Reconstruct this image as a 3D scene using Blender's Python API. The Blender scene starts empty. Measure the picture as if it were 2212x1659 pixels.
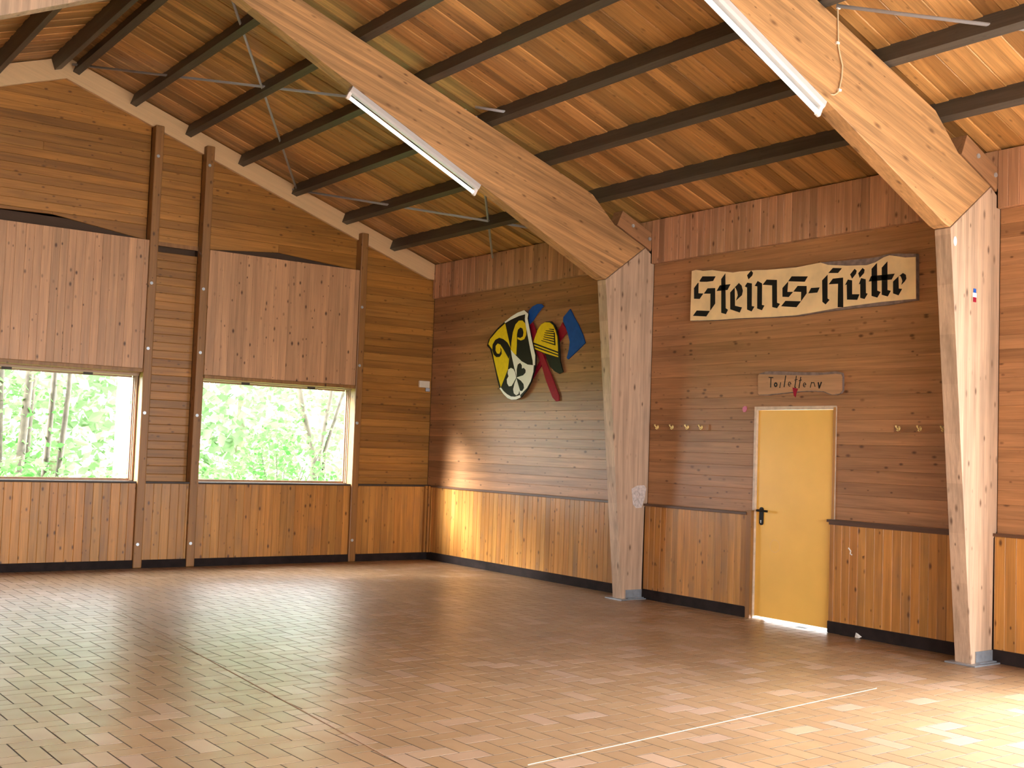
import bpy, math, random
from mathutils import Vector, Matrix
random.seed(7)
S = bpy.context.scene
COL = S.collection

# ------------------------------------------------------------------ camera
cam_d = bpy.data.cameras.new('camera'); cam = bpy.data.objects.new('camera', cam_d); COL.objects.link(cam)
YAW, PIT, ROL = -0.630248, 0.057668, 0.035255
_f = Vector((-math.sin(YAW)*math.cos(PIT), math.cos(YAW)*math.cos(PIT), math.sin(PIT)))
_r = Vector((math.cos(YAW), math.sin(YAW), 0)); _u = _r.cross(_f)
_r2 = _r*math.cos(ROL)+_u*math.sin(ROL); _u2 = _u*math.cos(ROL)-_r*math.sin(ROL)
cam.matrix_world = Matrix(((_r2.x,_u2.x,-_f.x,-8.53255),(_r2.y,_u2.y,-_f.y,-13.60089),(_r2.z,_u2.z,-_f.z,1.52575),(0,0,0,1)))
cam_d.sensor_width = 36; cam_d.lens = 40.4827; cam_d.clip_start = .05; cam_d.clip_end = 300
S.camera = cam

# ------------------------------------------------------------------ sky, daylight, exposure
SKY = 16.0
W = bpy.data.worlds.new('sky'); S.world = W; W.use_nodes = True
bg = W.node_tree.nodes['Background']; bg.inputs[0].default_value = (.95,.98,1,1); bg.inputs[1].default_value = SKY
# overcast sky with a broad bright patch added on the right to light the floor
_nt = W.node_tree; _tc = _nt.nodes.new('ShaderNodeTexCoord'); _dp = _nt.nodes.new('ShaderNodeVectorMath'); _dp.operation = 'DOT_PRODUCT'
_dp.inputs[1].default_value = Vector((.86,-.14,.49)).normalized()
_mr = _nt.nodes.new('ShaderNodeMapRange'); _mr.interpolation_type = 'SMOOTHSTEP'
for _k,_v in (('From Min',.72),('From Max',.97),('To Min',SKY),('To Max',SKY*3.6)): _mr.inputs[_k].default_value = _v
_nt.links.new(_tc.outputs['Generated'],_dp.inputs[0]); _nt.links.new(_dp.outputs['Value'],_mr.inputs['Value']); _nt.links.new(_mr.outputs['Result'],bg.inputs[1])
S.view_settings.view_transform = 'Standard'; S.view_settings.look = 'None'
S.view_settings.exposure = 0.42; S.view_settings.gamma = 1; S.view_settings.use_curve_mapping = False
S.cycles.use_denoising = True
S.cycles.max_bounces = 9; S.cycles.diffuse_bounces = 6; S.cycles.glossy_bounces = 4
S.cycles.sample_clamp_indirect = 6
S.cycles.blur_glossy = 1.0
def portal(loc, rot, sx, sy):
    d = bpy.data.lights.new('daylight_portal','AREA'); d.shape='RECTANGLE'; d.size=sx; d.size_y=sy; d.cycles.is_portal=True
    o = bpy.data.objects.new('daylight_portal', d); o.location=loc; o.rotation_euler=rot; COL.objects.link(o)
H = math.pi/2
# openings of the hall: gable windows, windows of the left wall and of the wall behind the camera, open door on the right; rear windows and door unseen, enlarged for more light
UNSEEN_FRONT_WIN = [(-9.9,-7.5,.9,3.1),(-7.2,-4.8,.9,3.1),(-4.5,-2.1,.9,3.1)]
LEFT_WIN = [(-15.6,-13.4,1.0,2.3)]
UNSEEN_SIDE_DOOR = (-14.5,-9.65,0.0,3.2)
portal((-5.16,.13,1.64),(-H,0,0),2.1,1.27)
portal((-2.27,.13,1.64),(-H,0,0),2.06,1.27)
for a,b,z0,z1 in UNSEEN_FRONT_WIN: portal(((a+b)/2,-17.22,(z0+z1)/2),(H,0,0),b-a,z1-z0)
for a,b,z0,z1 in LEFT_WIN: portal((-10.44,(a+b)/2,(z0+z1)/2),(H,0,-H),b-a,z1-z0)
a,b,z0,z1 = UNSEEN_SIDE_DOOR; portal((.23,(a+b)/2,(z0+z1)/2),(H,0,H),b-a,z1-z0)

# hazy sun, low along the gable from the left
sd = bpy.data.lights.new('sun','SUN'); sd.energy = 40.0; sd.angle = math.radians(25); sd.color = (1,.96,.92)
so = bpy.data.objects.new('sun', sd); COL.objects.link(so); so.location = (-20,8,20)
so.rotation_euler = Vector((1,-.29,-.42)).to_track_quat('-Z','Y').to_euler()

# ------------------------------------------------------------------ helpers
class MB:
    def __init__(s): s.v=[]; s.f=[]
    def add(s, vs, fs):
        n=len(s.v); s.v+= [tuple(p) for p in vs]; s.f+=[tuple(i+n for i in f) for f in fs]
    def box(s, x0,x1,y0,y1,z0,z1):
        s.add([(x0,y0,z0),(x1,y0,z0),(x1,y1,z0),(x0,y1,z0),(x0,y0,z1),(x1,y0,z1),(x1,y1,z1),(x0,y1,z1)],
              [(0,3,2,1),(4,5,6,7),(0,1,5,4),(1,2,6,5),(2,3,7,6),(3,0,4,7)])
    def prism(s, pts, d, ch=0):
        """polygon (world points) pushed along vector d; faces on both ends"""
        n=len(pts); d=Vector(d); P=[Vector(p) for p in pts]
        s.add(P+[p+d for p in P],[tuple(range(n))[::-1],tuple(range(n,2*n))]+[(i,(i+1)%n,(i+1)%n+n,i+n) for i in range(n)])
    def board(s, quad, n, t, ch):
        """quad of the back face, n = front normal, t thick, ch = chamfer of the front edges"""
        q=[Vector(p) for p in quad]; n=Vector(n); c=sum(q,Vector())/4; out=[]
        for i in range(4):
            e1=(q[(i+1)%4]-q[i]); e2=(q[i-1]-q[i]); l1=max(e1.length,1e-6); l2=max(e2.length,1e-6)
            out.append(q[i]+e1*min(.45,ch/l1)+e2*min(.45,ch/l2)+n*t)
        m=[p+n*max(t-ch,0.001) for p in q]
        V=q+m+out; F=[(8,9,10,11)]+[(i,(i+1)%4,(i+1)%4+4,i+4) for i in range(4)]+[(i+4,(i+1)%4+4,(i+1)%4+8,i+8) for i in range(4)]
        s.add(V,F)
    def tube(s, pts, r, k=8, cap=True):
        P=[Vector(p) for p in pts]; rs=r if isinstance(r,(list,tuple)) else [r]*len(P); base=len(s.v); up=None
        for i,p in enumerate(P):
            d=(P[min(i+1,len(P)-1)]-P[max(i-1,0)]).normalized()
            if up is None: up = Vector((0,0,1)) if abs(d.z)<.9 else Vector((1,0,0))
            a=d.cross(up).normalized(); up2=a.cross(d); up=up2
            for j in range(k):
                t=2*math.pi*j/k; s.v.append(tuple(p+(a*math.cos(t)+up2*math.sin(t))*rs[i]))
        for i in range(len(P)-1):
            for j in range(k):
                s.f.append((base+i*k+j,base+i*k+(j+1)%k,base+(i+1)*k+(j+1)%k,base+(i+1)*k+j))
        if cap:
            s.f.append(tuple(base+j for j in range(k))[::-1]); s.f.append(tuple(base+(len(P)-1)*k+j for j in range(k)))
    def build(s, name, mat, parent=None, smooth=False):
        me=bpy.data.meshes.new(name); me.from_pydata(s.v,[],s.f); me.update()
        import bmesh
        b=bmesh.new(); b.from_mesh(me); bmesh.ops.recalc_face_normals(b,faces=b.faces); b.to_mesh(me); b.free()
        for m in (mat if isinstance(mat,(list,tuple)) else [mat]): me.materials.append(m)
        if smooth:
            for p in me.polygons: p.use_smooth=True
        o=bpy.data.objects.new(name,me); COL.objects.link(o)
        if parent: o.parent=parent
        return o
def bevel(o,w,seg=2):
    m=o.modifiers.new('bevel','BEVEL'); m.width=w; m.segments=seg; m.limit_method='ANGLE'; m.angle_limit=.6; return o
def tag(o,label,cat,group=None):
    o['label']=label; o['category']=cat
    if group: o['group']=group
    return o
def struct(o, label=None):
    o['kind']='structure'
    if label: o['label']=label
    return o
def thing(name,label,cat,loc=(0,0,0),group=None):
    o=bpy.data.objects.new(name,None); COL.objects.link(o); o.location=loc; o.empty_display_size=.1
    return tag(o,label,cat,group)
def under(o,t):            # parent a mesh built in world coordinates
    o.parent=t; o.matrix_parent_inverse=Matrix.Translation(-t.location); return o

# ------------------------------------------------------------------ materials
def N(nt,kind,**kw):
    n=nt.nodes.new(kind)
    for k,v in kw.items(): setattr(n,k,v)
    return n
def plain(name,col,rough=.5,metal=0,spec=.5,emit=0,noise=0,nscale=20):
    m=bpy.data.materials.new(name); m.use_nodes=True; nt=m.node_tree; b=nt.nodes['Principled BSDF']
    b.inputs['Base Color'].default_value=(*col,1); b.inputs['Roughness'].default_value=rough; b.inputs['Metallic'].default_value=metal
    b.inputs['Specular IOR Level'].default_value=spec
    if emit: b.inputs['Emission Color'].default_value=(*col,1); b.inputs['Emission Strength'].default_value=emit
    if noise:
        tc=N(nt,'ShaderNodeTexCoord'); nz=N(nt,'ShaderNodeTexNoise'); nz.inputs['Scale'].default_value=nscale; nz.inputs['Detail'].default_value=5
        nt.links.new(tc.outputs['Object'],nz.inputs['Vector'])
        mr=N(nt,'ShaderNodeMapRange'); mr.inputs['From Min'].default_value=.3; mr.inputs['From Max'].default_value=.7
        mr.inputs['To Min'].default_value=1-noise; mr.inputs['To Max'].default_value=1+noise*.6
        nt.links.new(nz.outputs['Fac'],mr.inputs['Value'])
        vs=N(nt,'ShaderNodeVectorMath',operation='SCALE'); vs.inputs[0].default_value=col
        nt.links.new(mr.outputs['Result'],vs.inputs['Scale']); nt.links.new(vs.outputs['Vector'],b.inputs['Base Color'])
    return m
def wood(name, c1, c2, axis, rough=.45, var=.25, knots=1.0, grain=.35, spec=.4, stain=.0, ang=0.0, kd=(8,15), lam=0, lamv=.1):
    """plank wood: c1..c2 between boards, grain along axis, small dark knots; ang tilts the grain in the x-z plane"""
    m=bpy.data.materials.new(name); m.use_nodes=True; nt=m.node_tree; L=nt.links.new; b=nt.nodes['Principled BSDF']
    b.inputs['Roughness'].default_value=rough; b.inputs['Specular IOR Level'].default_value=spec
    tc=N(nt,'ShaderNodeTexCoord'); geo=N(nt,'ShaderNodeNewGeometry')
    src=tc.outputs['Object']
    if ang:
        mp=N(nt,'ShaderNodeMapping'); mp.inputs['Rotation'].default_value=(0,-ang,0); L(src,mp.inputs['Vector']); src=mp.outputs['Vector']
    sp=N(nt,'ShaderNodeSeparateXYZ'); L(src,sp.inputs[0]); cb=N(nt,'ShaderNodeCombineXYZ')
    o={'x':'XYZ','y':'YXZ','z':'ZXY'}[axis]
    for i,k in enumerate(o): L(sp.outputs[k],cb.inputs[i])
    rnd=geo.outputs['Random Per Island']
    off=N(nt,'ShaderNodeVectorMath',operation='SCALE'); off.inputs[0].default_value=(37.1,11.3,23.7); L(rnd,off.inputs['Scale'])
    ad=N(nt,'ShaderNodeVectorMath',operation='ADD'); L(cb.outputs[0],ad.inputs[0]); L(off.outputs['Vector'],ad.inputs[1])
    def scaled(v):
        q=N(nt,'ShaderNodeVectorMath',operation='MULTIPLY'); q.inputs[1].default_value=v; L(ad.outputs[0],q.inputs[0]); return q.outputs[0]
    def noise(v,det,rgh=.6,dist=0):
        q=N(nt,'ShaderNodeTexNoise'); q.inputs['Scale'].default_value=1; q.inputs['Detail'].default_value=det; q.inputs['Roughness'].default_value=rgh
        q.inputs['Distortion'].default_value=dist; L(scaled(v),q.inputs['Vector']); return q.outputs['Fac']
    def rng(val,a,b_,c,d):
        q=N(nt,'ShaderNodeMapRange'); q.inputs['From Min'].default_value=a; q.inputs['From Max'].default_value=b_
        q.inputs['To Min'].default_value=c; q.inputs['To Max'].default_value=d; L(val,q.inputs['Value']); return q.outputs['Result']
    def mul(a,b_):
        q=N(nt,'ShaderNodeMath',operation='MULTIPLY'); L(a,q.inputs[0]); L(b_,q.inputs[1]); return q.outputs[0]
    g1=rng(noise((.9,18,18),4,dist=.6),.3,.7,1-grain,1+grain*.6)
    g2=rng(noise((2.5,110,110),3),.3,.7,1-grain*.5,1+grain*.35)
    g3=rng(noise((.5,1.6,1.6),3),.3,.7,1-var*.5,1+var*.4)
    wn=N(nt,'ShaderNodeTexWhiteNoise',noise_dimensions='1D'); L(rnd,wn.inputs['W'])
    vb=rng(wn.outputs['Value'],0,1,1-var,1+var*.8)
    k=mul(mul(g1,g2),mul(g3,vb))
    if lam:                                   # glue-laminated: bands about lam metres wide across the grain
        wv=N(nt,'ShaderNodeMath',operation='DIVIDE'); wv.inputs[1].default_value=lam
        L(sp.outputs[o[2] if axis!='z' else o[1]],wv.inputs[0])
        fl=N(nt,'ShaderNodeMath',operation='FLOOR'); L(wv.outputs[0],fl.inputs[0])
        w2=N(nt,'ShaderNodeTexWhiteNoise',noise_dimensions='1D'); L(fl.outputs[0],w2.inputs['W'])
        k=mul(k,rng(w2.outputs['Value'],0,1,1-lamv,1+lamv*.8))
    mx=N(nt,'ShaderNodeMix',data_type='RGBA'); mx.inputs[6].default_value=(*c1,1); mx.inputs[7].default_value=(*c2,1)
    L(wn.outputs['Color'],mx.inputs[0]) if False else None
    sc=N(nt,'ShaderNodeSeparateColor'); L(wn.outputs['Color'],sc.inputs[0]); L(sc.outputs[1],mx.inputs[0])
    vs=N(nt,'ShaderNodeVectorMath',operation='SCALE'); L(mx.outputs[2],vs.inputs[0]); L(k,vs.inputs['Scale'])
    col=vs.outputs['Vector']
    if knots:
        vo=N(nt,'ShaderNodeTexVoronoi',feature='F1'); vo.inputs['Scale'].default_value=1; L(scaled((kd[0],kd[1],kd[1])),vo.inputs['Vector'])
        s0=N(nt,'ShaderNodeSeparateColor'); L(vo.outputs['Color'],s0.inputs[0])
        dv=N(nt,'ShaderNodeMath',operation='DIVIDE'); L(vo.outputs['Distance'],dv.inputs[0]); L(rng(s0.outputs[1],0,1,.35,1.25),dv.inputs[1])
        kf=rng(dv.outputs[0],.08,.24,knots,0)
        sm=N(nt,'ShaderNodeSeparateColor'); L(vo.outputs['Color'],sm.inputs[0]); kk=mul(kf,rng(sm.outputs[0],.2,.5,0,1))
        mk=N(nt,'ShaderNodeMix',data_type='RGBA'); L(kk,mk.inputs[0]); L(col,mk.inputs[6]); mk.inputs[7].default_value=(c1[0]*.16,c1[1]*.12,c1[2]*.10,1)
        col=mk.outputs[2]
    if stain:                                 # weathered grey dirt in soft patches
        sf=rng(noise((1.3,1.6,1.6),4),.52,.72,0,stain)
        ms=N(nt,'ShaderNodeMix',data_type='RGBA'); L(sf,ms.inputs[0]); L(col,ms.inputs[6]); ms.inputs[7].default_value=(.12,.10,.085,1)
        col=ms.outputs[2]
    L(col,b.inputs['Base Color'])
    bp=N(nt,'ShaderNodeBump'); bp.inputs['Strength'].default_value=.12; bp.inputs['Distance'].default_value=.004
    L(g1,bp.inputs['Height']); L(bp.outputs[0],b.inputs['Normal'])
    return m
SL, Z0 = .349, 4.076
ANG = math.atan(SL)
M={}
M['clad_y']=wood('cladding_right',(.34,.162,.066),(.41,.205,.092),'y',var=.16,grain=.3,knots=.8,rough=.42)
M['clad_x']=wood('cladding_gable',(.32,.135,.024),(.385,.172,.036),'x',var=.24,grain=.3,knots=.7,rough=.4)
M['shutter']=wood('shutter_boards',(.49,.265,.135),(.57,.32,.165),'z',var=.15,grain=.24,knots=1)
M['wains']=wood('wainscot_boards',(.42,.17,.035),(.52,.25,.06),'z',var=.2,grain=.3,knots=.9,stain=.35,rough=.38)
M['fascia']=wood('fascia_boards',(.47,.24,.125),(.58,.315,.175),'z',var=.25,grain=.3,knots=.9)
M['roof']=wood('roof_boards',(.41,.195,.058),(.57,.305,.11),'x',var=.4,grain=.35,knots=.5,ang=ANG)
M['roof_l']=wood('roof_boards_left',(.41,.195,.058),(.57,.305,.11),'x',var=.4,grain=.35,knots=.5,ang=-ANG)
M['purlin']=wood('purlin_timber',(.07,.058,.047),(.09,.074,.056),'y',var=.15,knots=.3,grain=.3)
M['glulam_c']=wood('glulam_column',(.56,.39,.27),(.62,.45,.32),'z',var=.12,grain=.28,knots=.85,lam=.04,rough=.5,kd=(6,14),stain=.22)
M['glulam_r']=wood('glulam_rafter',(.47,.25,.105),(.53,.295,.13),'x',var=.12,grain=.38,knots=.75,ang=ANG*.85,lam=.036,lamv=.24,rough=.5,kd=(5,14))
M['post']=wood('post_timber',(.29,.135,.038),(.34,.16,.05),'z',var=.12,grain=.25,knots=.9)
M['timber']=wood('bracket_timber',(.34,.17,.08),(.40,.21,.10),'x',var=.12,grain=.3,knots=.6,ang=ANG)
M['cream']=wood('cream_beam',(.76,.51,.27),(.80,.55,.30),'x',var=.06,grain=.08,knots=0,ang=ANG)
M['dark']=plain('dark_trim',(.035,.022,.016),.6,noise=.3)
M['ledge']=wood('ledge_wood',(.10,.045,.022),(.13,.06,.03),'y',var=.15,knots=0)
M['base']=plain('baseboard_dark',(.022,.015,.014),.9,spec=.2,noise=.4,nscale=8)
M['steel']=plain('galvanised_steel',(.36,.40,.45),.45,.5,noise=.2)
M['rod']=plain('steel_rod_paint',(.44,.48,.55),.5,.2)
M['bolt']=plain('zinc_bolt',(.5,.55,.6),.4,.6)
M['black']=plain('black_paint',(.006,.006,.007),.5,spec=.25)
M['white']=plain('white_paint',(.93,.93,.93),.6,spec=.25)
M['yellow']=plain('yellow_paint',(.84,.60,.015),.6,spec=.2,noise=.08)
M['blue']=plain('blue_paint',(.012,.085,.42),.6,spec=.2,noise=.12)
M['red']=plain('crimson_paint',(.30,.008,.03),.6,spec=.2,noise=.15)
M['signface']=plain('sign_plank',(.96,.72,.40),.5,noise=.16,nscale=5)
M['bark']=plain('sign_bark_edge',(.22,.16,.14),.8,noise=.35)
M['wcface']=wood('toilet_sign_plank',(.52,.29,.15),(.52,.29,.15),'y',var=.12,grain=.2,knots=.2)
M['door']=plain('yellow_door_paint',(.88,.53,.105),.4,noise=.05,nscale=3)
M['doorframe']=wood('door_frame_wood',(.46,.22,.06),(.46,.22,.06),'z',var=.1,knots=0)
M['framepale']=plain('door_frame_pale',(.62,.50,.38),.5,noise=.2)
M['winframe']=plain('window_frame_wood',(.24,.12,.06),.45,noise=.2)
M['jamb']=plain('window_jamb_wood',(.34,.21,.12),.45)
M['brass']=plain('brass',(.95,.78,.35),.35,.4)
M['plastic']=plain('cream_plastic',(.70,.62,.48),.4)
M['lamp']=plain('lamp_housing',(.52,.50,.50),.35)
M['tube']=plain('lamp_tube',(.95,1,.96),.3,emit=.8)
M['cable']=plain('ivory_cable',(.60,.48,.30),.5)
M['foil']=plain('torn_tape',(.60,.53,.50),.3,noise=.3,nscale=40)
M['pink']=plain('pink_rubber',(.60,.18,.30),.5)
M['paper']=plain('white_paper',(.8,.8,.78),.7)
M['concrete']=plain('pale_concrete',(.62,.62,.60),.8,noise=.2)
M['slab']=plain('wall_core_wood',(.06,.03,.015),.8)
def roof_z(x,off=0): return Z0-SL*x-off if x>-5.106 else Z0+SL*(x+10.212)-off
XL, YB = -10.21, -17.0            # left wall, wall behind the camera

# ================================================================== floor
def floor_mat():
    m=bpy.data.materials.new('quarry_tiles'); m.use_nodes=True; nt=m.node_tree; L=nt.links.new; b=nt.nodes['Principled BSDF']
    geo=N(nt,'ShaderNodeNewGeometry'); wn=N(nt,'ShaderNodeTexWhiteNoise',noise_dimensions='1D'); L(geo.outputs['Random Per Island'],wn.inputs['W'])
    cr=N(nt,'ShaderNodeValToRGB'); e=cr.color_ramp.elements
    e[0].position=0; e[0].color=(0.264,0.158,0.084,1); e[1].position=1; e[1].color=(0.360,0.240,0.152,1)
    for p,c in ((.45,(0.288,0.176,0.092,1)),(.8,(0.308,0.190,0.104,1)),(.92,(0.360,0.236,0.164,1))):
        q=e.new(p); q.color=c
    L(wn.outputs['Value'],cr.inputs[0])
    tc=N(nt,'ShaderNodeTexCoord'); nz=N(nt,'ShaderNodeTexNoise'); nz.inputs['Scale'].default_value=1.1; nz.inputs['Detail'].default_value=5; L(tc.outputs['Object'],nz.inputs['Vector'])
    mr=N(nt,'ShaderNodeMapRange'); mr.inputs['From Min'].default_value=.3; mr.inputs['From Max'].default_value=.7; mr.inputs['To Min'].default_value=.88; mr.inputs['To Max'].default_value=1.1; L(nz.outputs['Fac'],mr.inputs['Value'])
    vs=N(nt,'ShaderNodeVectorMath',operation='SCALE'); L(cr.outputs[0],vs.inputs[0]); L(mr.outputs[0],vs.inputs['Scale']); L(vs.outputs['Vector'],b.inputs['Base Color'])
    n2=N(nt,'ShaderNodeTexNoise'); n2.inputs['Scale'].default_value=5; n2.inputs['Detail'].default_value=4; L(tc.outputs['Object'],n2.inputs['Vector'])
    m2=N(nt,'ShaderNodeMapRange'); m2.inputs['To Min'].default_value=.24; m2.inputs['To Max'].default_value=.46; L(n2.outputs['Fac'],m2.inputs['Value']); L(m2.outputs[0],b.inputs['Roughness'])
    b.inputs['Specular IOR Level'].default_value=.5
    return m
M['tile']=floor_mat()
M['joint']=plain('pale_joint',(.50,.40,.28),.7)
M['seam']=plain('seam',(.30,.20,.13),.7)
M['grout']=plain('grout',(.06,.05,.04),.8,noise=.3)
fl=MB(); WT=.1235; g=.0042; ca,sa=math.cos(math.radians(1)),math.sin(math.radians(1))
def P2(u,v): return (-5.1+(u*ca-v*sa)*WT, -8.6+(u*sa+v*ca)*WT)
def tile(u0,v0,u1,v1):
    x,y=P2((u0+u1)/2,(v0+v1)/2)
    if not (XL-.05<x<.05 and YB<y<-.02): return
    e=g/WT; c=.0001/WT
    lo=[P2(*q) for q in ((u0+e,v0+e),(u1-e,v0+e),(u1-e,v1-e),(u0+e,v1-e))]
    hi=[P2(*q) for q in ((u0+e+c,v0+e+c),(u1-e-c,v0+e+c),(u1-e-c,v1-e-c),(u0+e+c,v1-e-c))]
    cl=lambda p:(min(max(p[0],XL),0),min(max(p[1],YB),0))
    dz=random.uniform(-.0002,.0002)
    fl.add([(*cl(p),-.002) for p in lo]+[(*cl(p),dz) for p in hi],[(4,5,6,7)]+[(i,(i+1)%4,(i+1)%4+4,i+4) for i in range(4)])
for i in range(-110,111):
    for j in range(-110,111):
        c=(i+j)%4
        if c==0: tile(i,j,i+2,j+1)
        elif c==2: tile(i,j,i+1,j+2)
floor=struct(fl.build('floor',M['tile']),'ochre quarry tiles laid in a herringbone')
gb=MB(); gb.box(XL-.2,.2,YB-.2,.2,-.15,-.0009); under(gb.build('grout_bed',M['grout']),floor)
sm=MB(); sm.prism([(-5.053,-9.075,-.004),(-1.80,-8.70,-.004),(-1.80,-8.6955,-.004),(-5.053,-9.0705,-.004)],(0,0,.0062)); struct(sm.build('trim_1',M['joint']),'pale joint line across the floor tiles')
sm=MB(); sm.prism([(-5.26,-3.5,-.004),(-5.60,-8.9,-.004),(-5.592,-8.9,-.004),(-5.252,-3.5,-.004)],(0,0,.006)); struct(sm.build('trim_2',M['seam']),'grey joint line along the floor tiles')
gd=MB(); gd.box(-45,45,.3,60,-.3,-.12)
gv=MB(); gv.box(.3,45,-40,.3,-.3,-.12); gv.box(-45,-10.5,-40,.3,-.3,-.12); gv.box(-10.5,.3,-45,-17.3,-.3,-.12)
M['bounce']=plain('pale_bounce_ground',(.58,.55,.50),.9,noise=.15,nscale=6)  # unseen pale ground, added to throw light up to the ceiling
struct(gv.build('bounce_ground',M['bounce']),'pale gravel forecourt outside the hall')  # not a real forecourt: unseen ground added to bounce light to the ceiling
M['grass']=plain('grass_ground',(.13,.22,.05),.9,noise=.4,nscale=3)
struct(gd.build('ground',M['grass']),'grass outside the hall')

# ================================================================== walls
def rows(mb, z0,z1,pitch,spans,plane,axis,n,t=.02,ch=.006,joint=0):
    """horizontal boards between z0 and z1; spans(z)->list of (a,b) along the axis"""
    z=z0
    while z<z1-.005:
        zt=min(z+pitch,z1)
        for a,b in spans((z+zt)/2):
            cuts=[a]
            if joint and b-a>joint:
                cuts.append(random.uniform(a+.3*(b-a),b-.3*(b-a)))
            cuts.append(b)
            for p,q in zip(cuts,cuts[1:]):
                if q-p<.02: continue
                if axis=='x': quad=[(p,plane,z),(q,plane,z),(q,plane,zt),(p,plane,zt)]
                else: quad=[(plane,p,z),(plane,q,z),(plane,q,zt),(plane,p,zt)]
                mb.board(quad,n,t,ch)
        z=zt
def cols(mb,a0,a1,pitch,z0,z1,plane,axis,n,t=.02,ch=.005,jit=.0):
    a=a0
    while a<a1-.004:
        b=min(a+pitch*random.uniform(1-jit,1+jit),a1)
        zz0=z0(a) if callable(z0) else z0; zz1=z1 if not callable(z1) else None
        za,zb=(z1(a),z1(b)) if callable(z1) else (z1,z1)
        if axis=='x': quad=[(a,plane,zz0),(b,plane,zz0),(b,plane,zb),(a,plane,za)]
        else: quad=[(plane,a,zz0),(plane,b,zz0),(plane,b,zb),(plane,a,za)]
        mb.board(quad,n,t,ch); a=b
# gable wall with the two windows: x ranges of the openings
W1=(-6.25,-4.085); W2=(-3.33,-1.25); WZ=(1.0,2.27)
band_bot=lambda x: 3.825+.3466*-x if x>-5.106 else 3.825+.3466*(x+10.212)
def minus(a,b,holes):
    out=[(a,b)]
    for h0,h1 in holes:
        nx=[]
        for p,q in out:
            if h1<=p or h0>=q: nx.append((p,q)); continue
            if h0>p: nx.append((p,h0))
            if h1<q: nx.append((h1,q))
        out=nx
    return out
def gable_span(z):
    h=[]
    if WZ[0]-.02<z<WZ[1]+.06: h+= [W1,W2]
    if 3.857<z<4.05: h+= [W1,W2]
    if 3.75<z<3.86: h.append((-3.975,-3.44))
    xr=0.0; xl=XL
    if z>3.83+.1: xr=-(z-3.90)/.3466; xl=XL-xr
    if xr<=xl: return []
    seg=[]
    for p,q in ((xl,-4.08),(-3.975,-3.44),(-3.34,xr)):
        seg+=minus(max(p,xl),min(q,xr),h)
    return [s for s in seg if s[1]>s[0]]
wb=MB()
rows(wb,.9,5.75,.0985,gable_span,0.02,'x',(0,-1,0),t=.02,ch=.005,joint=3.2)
# low peaked gaps shaped as the shadow above the two raised shutters, baring the dark core
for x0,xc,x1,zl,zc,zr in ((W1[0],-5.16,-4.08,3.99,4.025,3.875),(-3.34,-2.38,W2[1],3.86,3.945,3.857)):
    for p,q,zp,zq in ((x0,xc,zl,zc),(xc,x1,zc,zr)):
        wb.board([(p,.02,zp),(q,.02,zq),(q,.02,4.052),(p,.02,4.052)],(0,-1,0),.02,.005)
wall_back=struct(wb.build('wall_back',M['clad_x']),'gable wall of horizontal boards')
core=MB()
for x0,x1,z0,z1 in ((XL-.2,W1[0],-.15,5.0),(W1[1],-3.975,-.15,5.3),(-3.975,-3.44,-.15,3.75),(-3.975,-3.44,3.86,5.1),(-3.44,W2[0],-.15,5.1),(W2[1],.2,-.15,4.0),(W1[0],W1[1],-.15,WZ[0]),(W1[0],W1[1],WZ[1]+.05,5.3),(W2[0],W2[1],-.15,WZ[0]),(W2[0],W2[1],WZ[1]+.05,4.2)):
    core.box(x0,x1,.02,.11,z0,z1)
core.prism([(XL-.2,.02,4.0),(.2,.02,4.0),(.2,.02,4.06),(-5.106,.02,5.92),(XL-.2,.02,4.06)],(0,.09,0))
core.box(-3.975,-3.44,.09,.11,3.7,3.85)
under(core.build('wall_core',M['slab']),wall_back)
# right wall
DY=(-6.885,-5.972)            # door opening
wr=MB()
def right_span(z):
    h=[]
    if z<2.035: h.append((DY[0]-.03,DY[1]+.03))
    if z<UNSEEN_SIDE_DOOR[3]: h.append((UNSEEN_SIDE_DOOR[0],UNSEEN_SIDE_DOOR[1]))
    return minus(YB,-.0,h+[(-4.452,-4.312),(-8.486,-8.346)])
rows(wr,.9,4.0,.112,right_span,0.02,'y',(-1,0,0),t=.02,ch=.0025)
wall_right=struct(wr.build('wall_right',M['clad_y']),'side wall of horizontal boards')
core=MB()
for y0,y1,z0,z1 in ((DY[1]+.03,.2,-.15,4.1),(UNSEEN_SIDE_DOOR[1],DY[0]-.03,-.15,4.1),(DY[0]-.03,DY[1]+.03,2.03,4.1),(YB-.2,UNSEEN_SIDE_DOOR[0],-.15,4.1),(UNSEEN_SIDE_DOOR[0],UNSEEN_SIDE_DOOR[1],UNSEEN_SIDE_DOOR[3],4.1)):
    core.box(.02,.2,y0,y1,z0,z1)
under(core.build('wall_core',M['slab']),wall_right)
# left wall and the wall behind the camera
wl=MB()
rows(wl,0,4.05,.135,lambda z: minus(YB,0,[(a,b) for a,b,z0,z1 in LEFT_WIN if z0-.05<z<z1+.05]),XL-.02,'y',(1,0,0))
wall_left=struct(wl.build('wall_left',M['clad_y']))
core=MB()
for p,q in minus(YB-.2,.2,[(a,b) for a,b,_,_ in LEFT_WIN]): core.box(XL-.2,XL-.02,p,q,-.15,4.05)
for a,b,z0,z1 in LEFT_WIN: core.box(XL-.2,XL-.02,a,b,-.15,z0-.03); core.box(XL-.2,XL-.02,a,b,z1+.03,4.05)
under(core.build('wall_core',M['slab']),wall_left)
wf=MB()
def front_span(z):
    xr=0.0 if z<4.0 else -(z-4.02)/SL; xl=XL-xr
    if xr<=xl: return []
    return minus(xl,xr,[(a,b) for a,b,z0,z1 in UNSEEN_FRONT_WIN if z0-.05<z<z1+.05])
rows(wf,0,5.7,.135,front_span,YB-.02,'x',(0,1,0))
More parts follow.
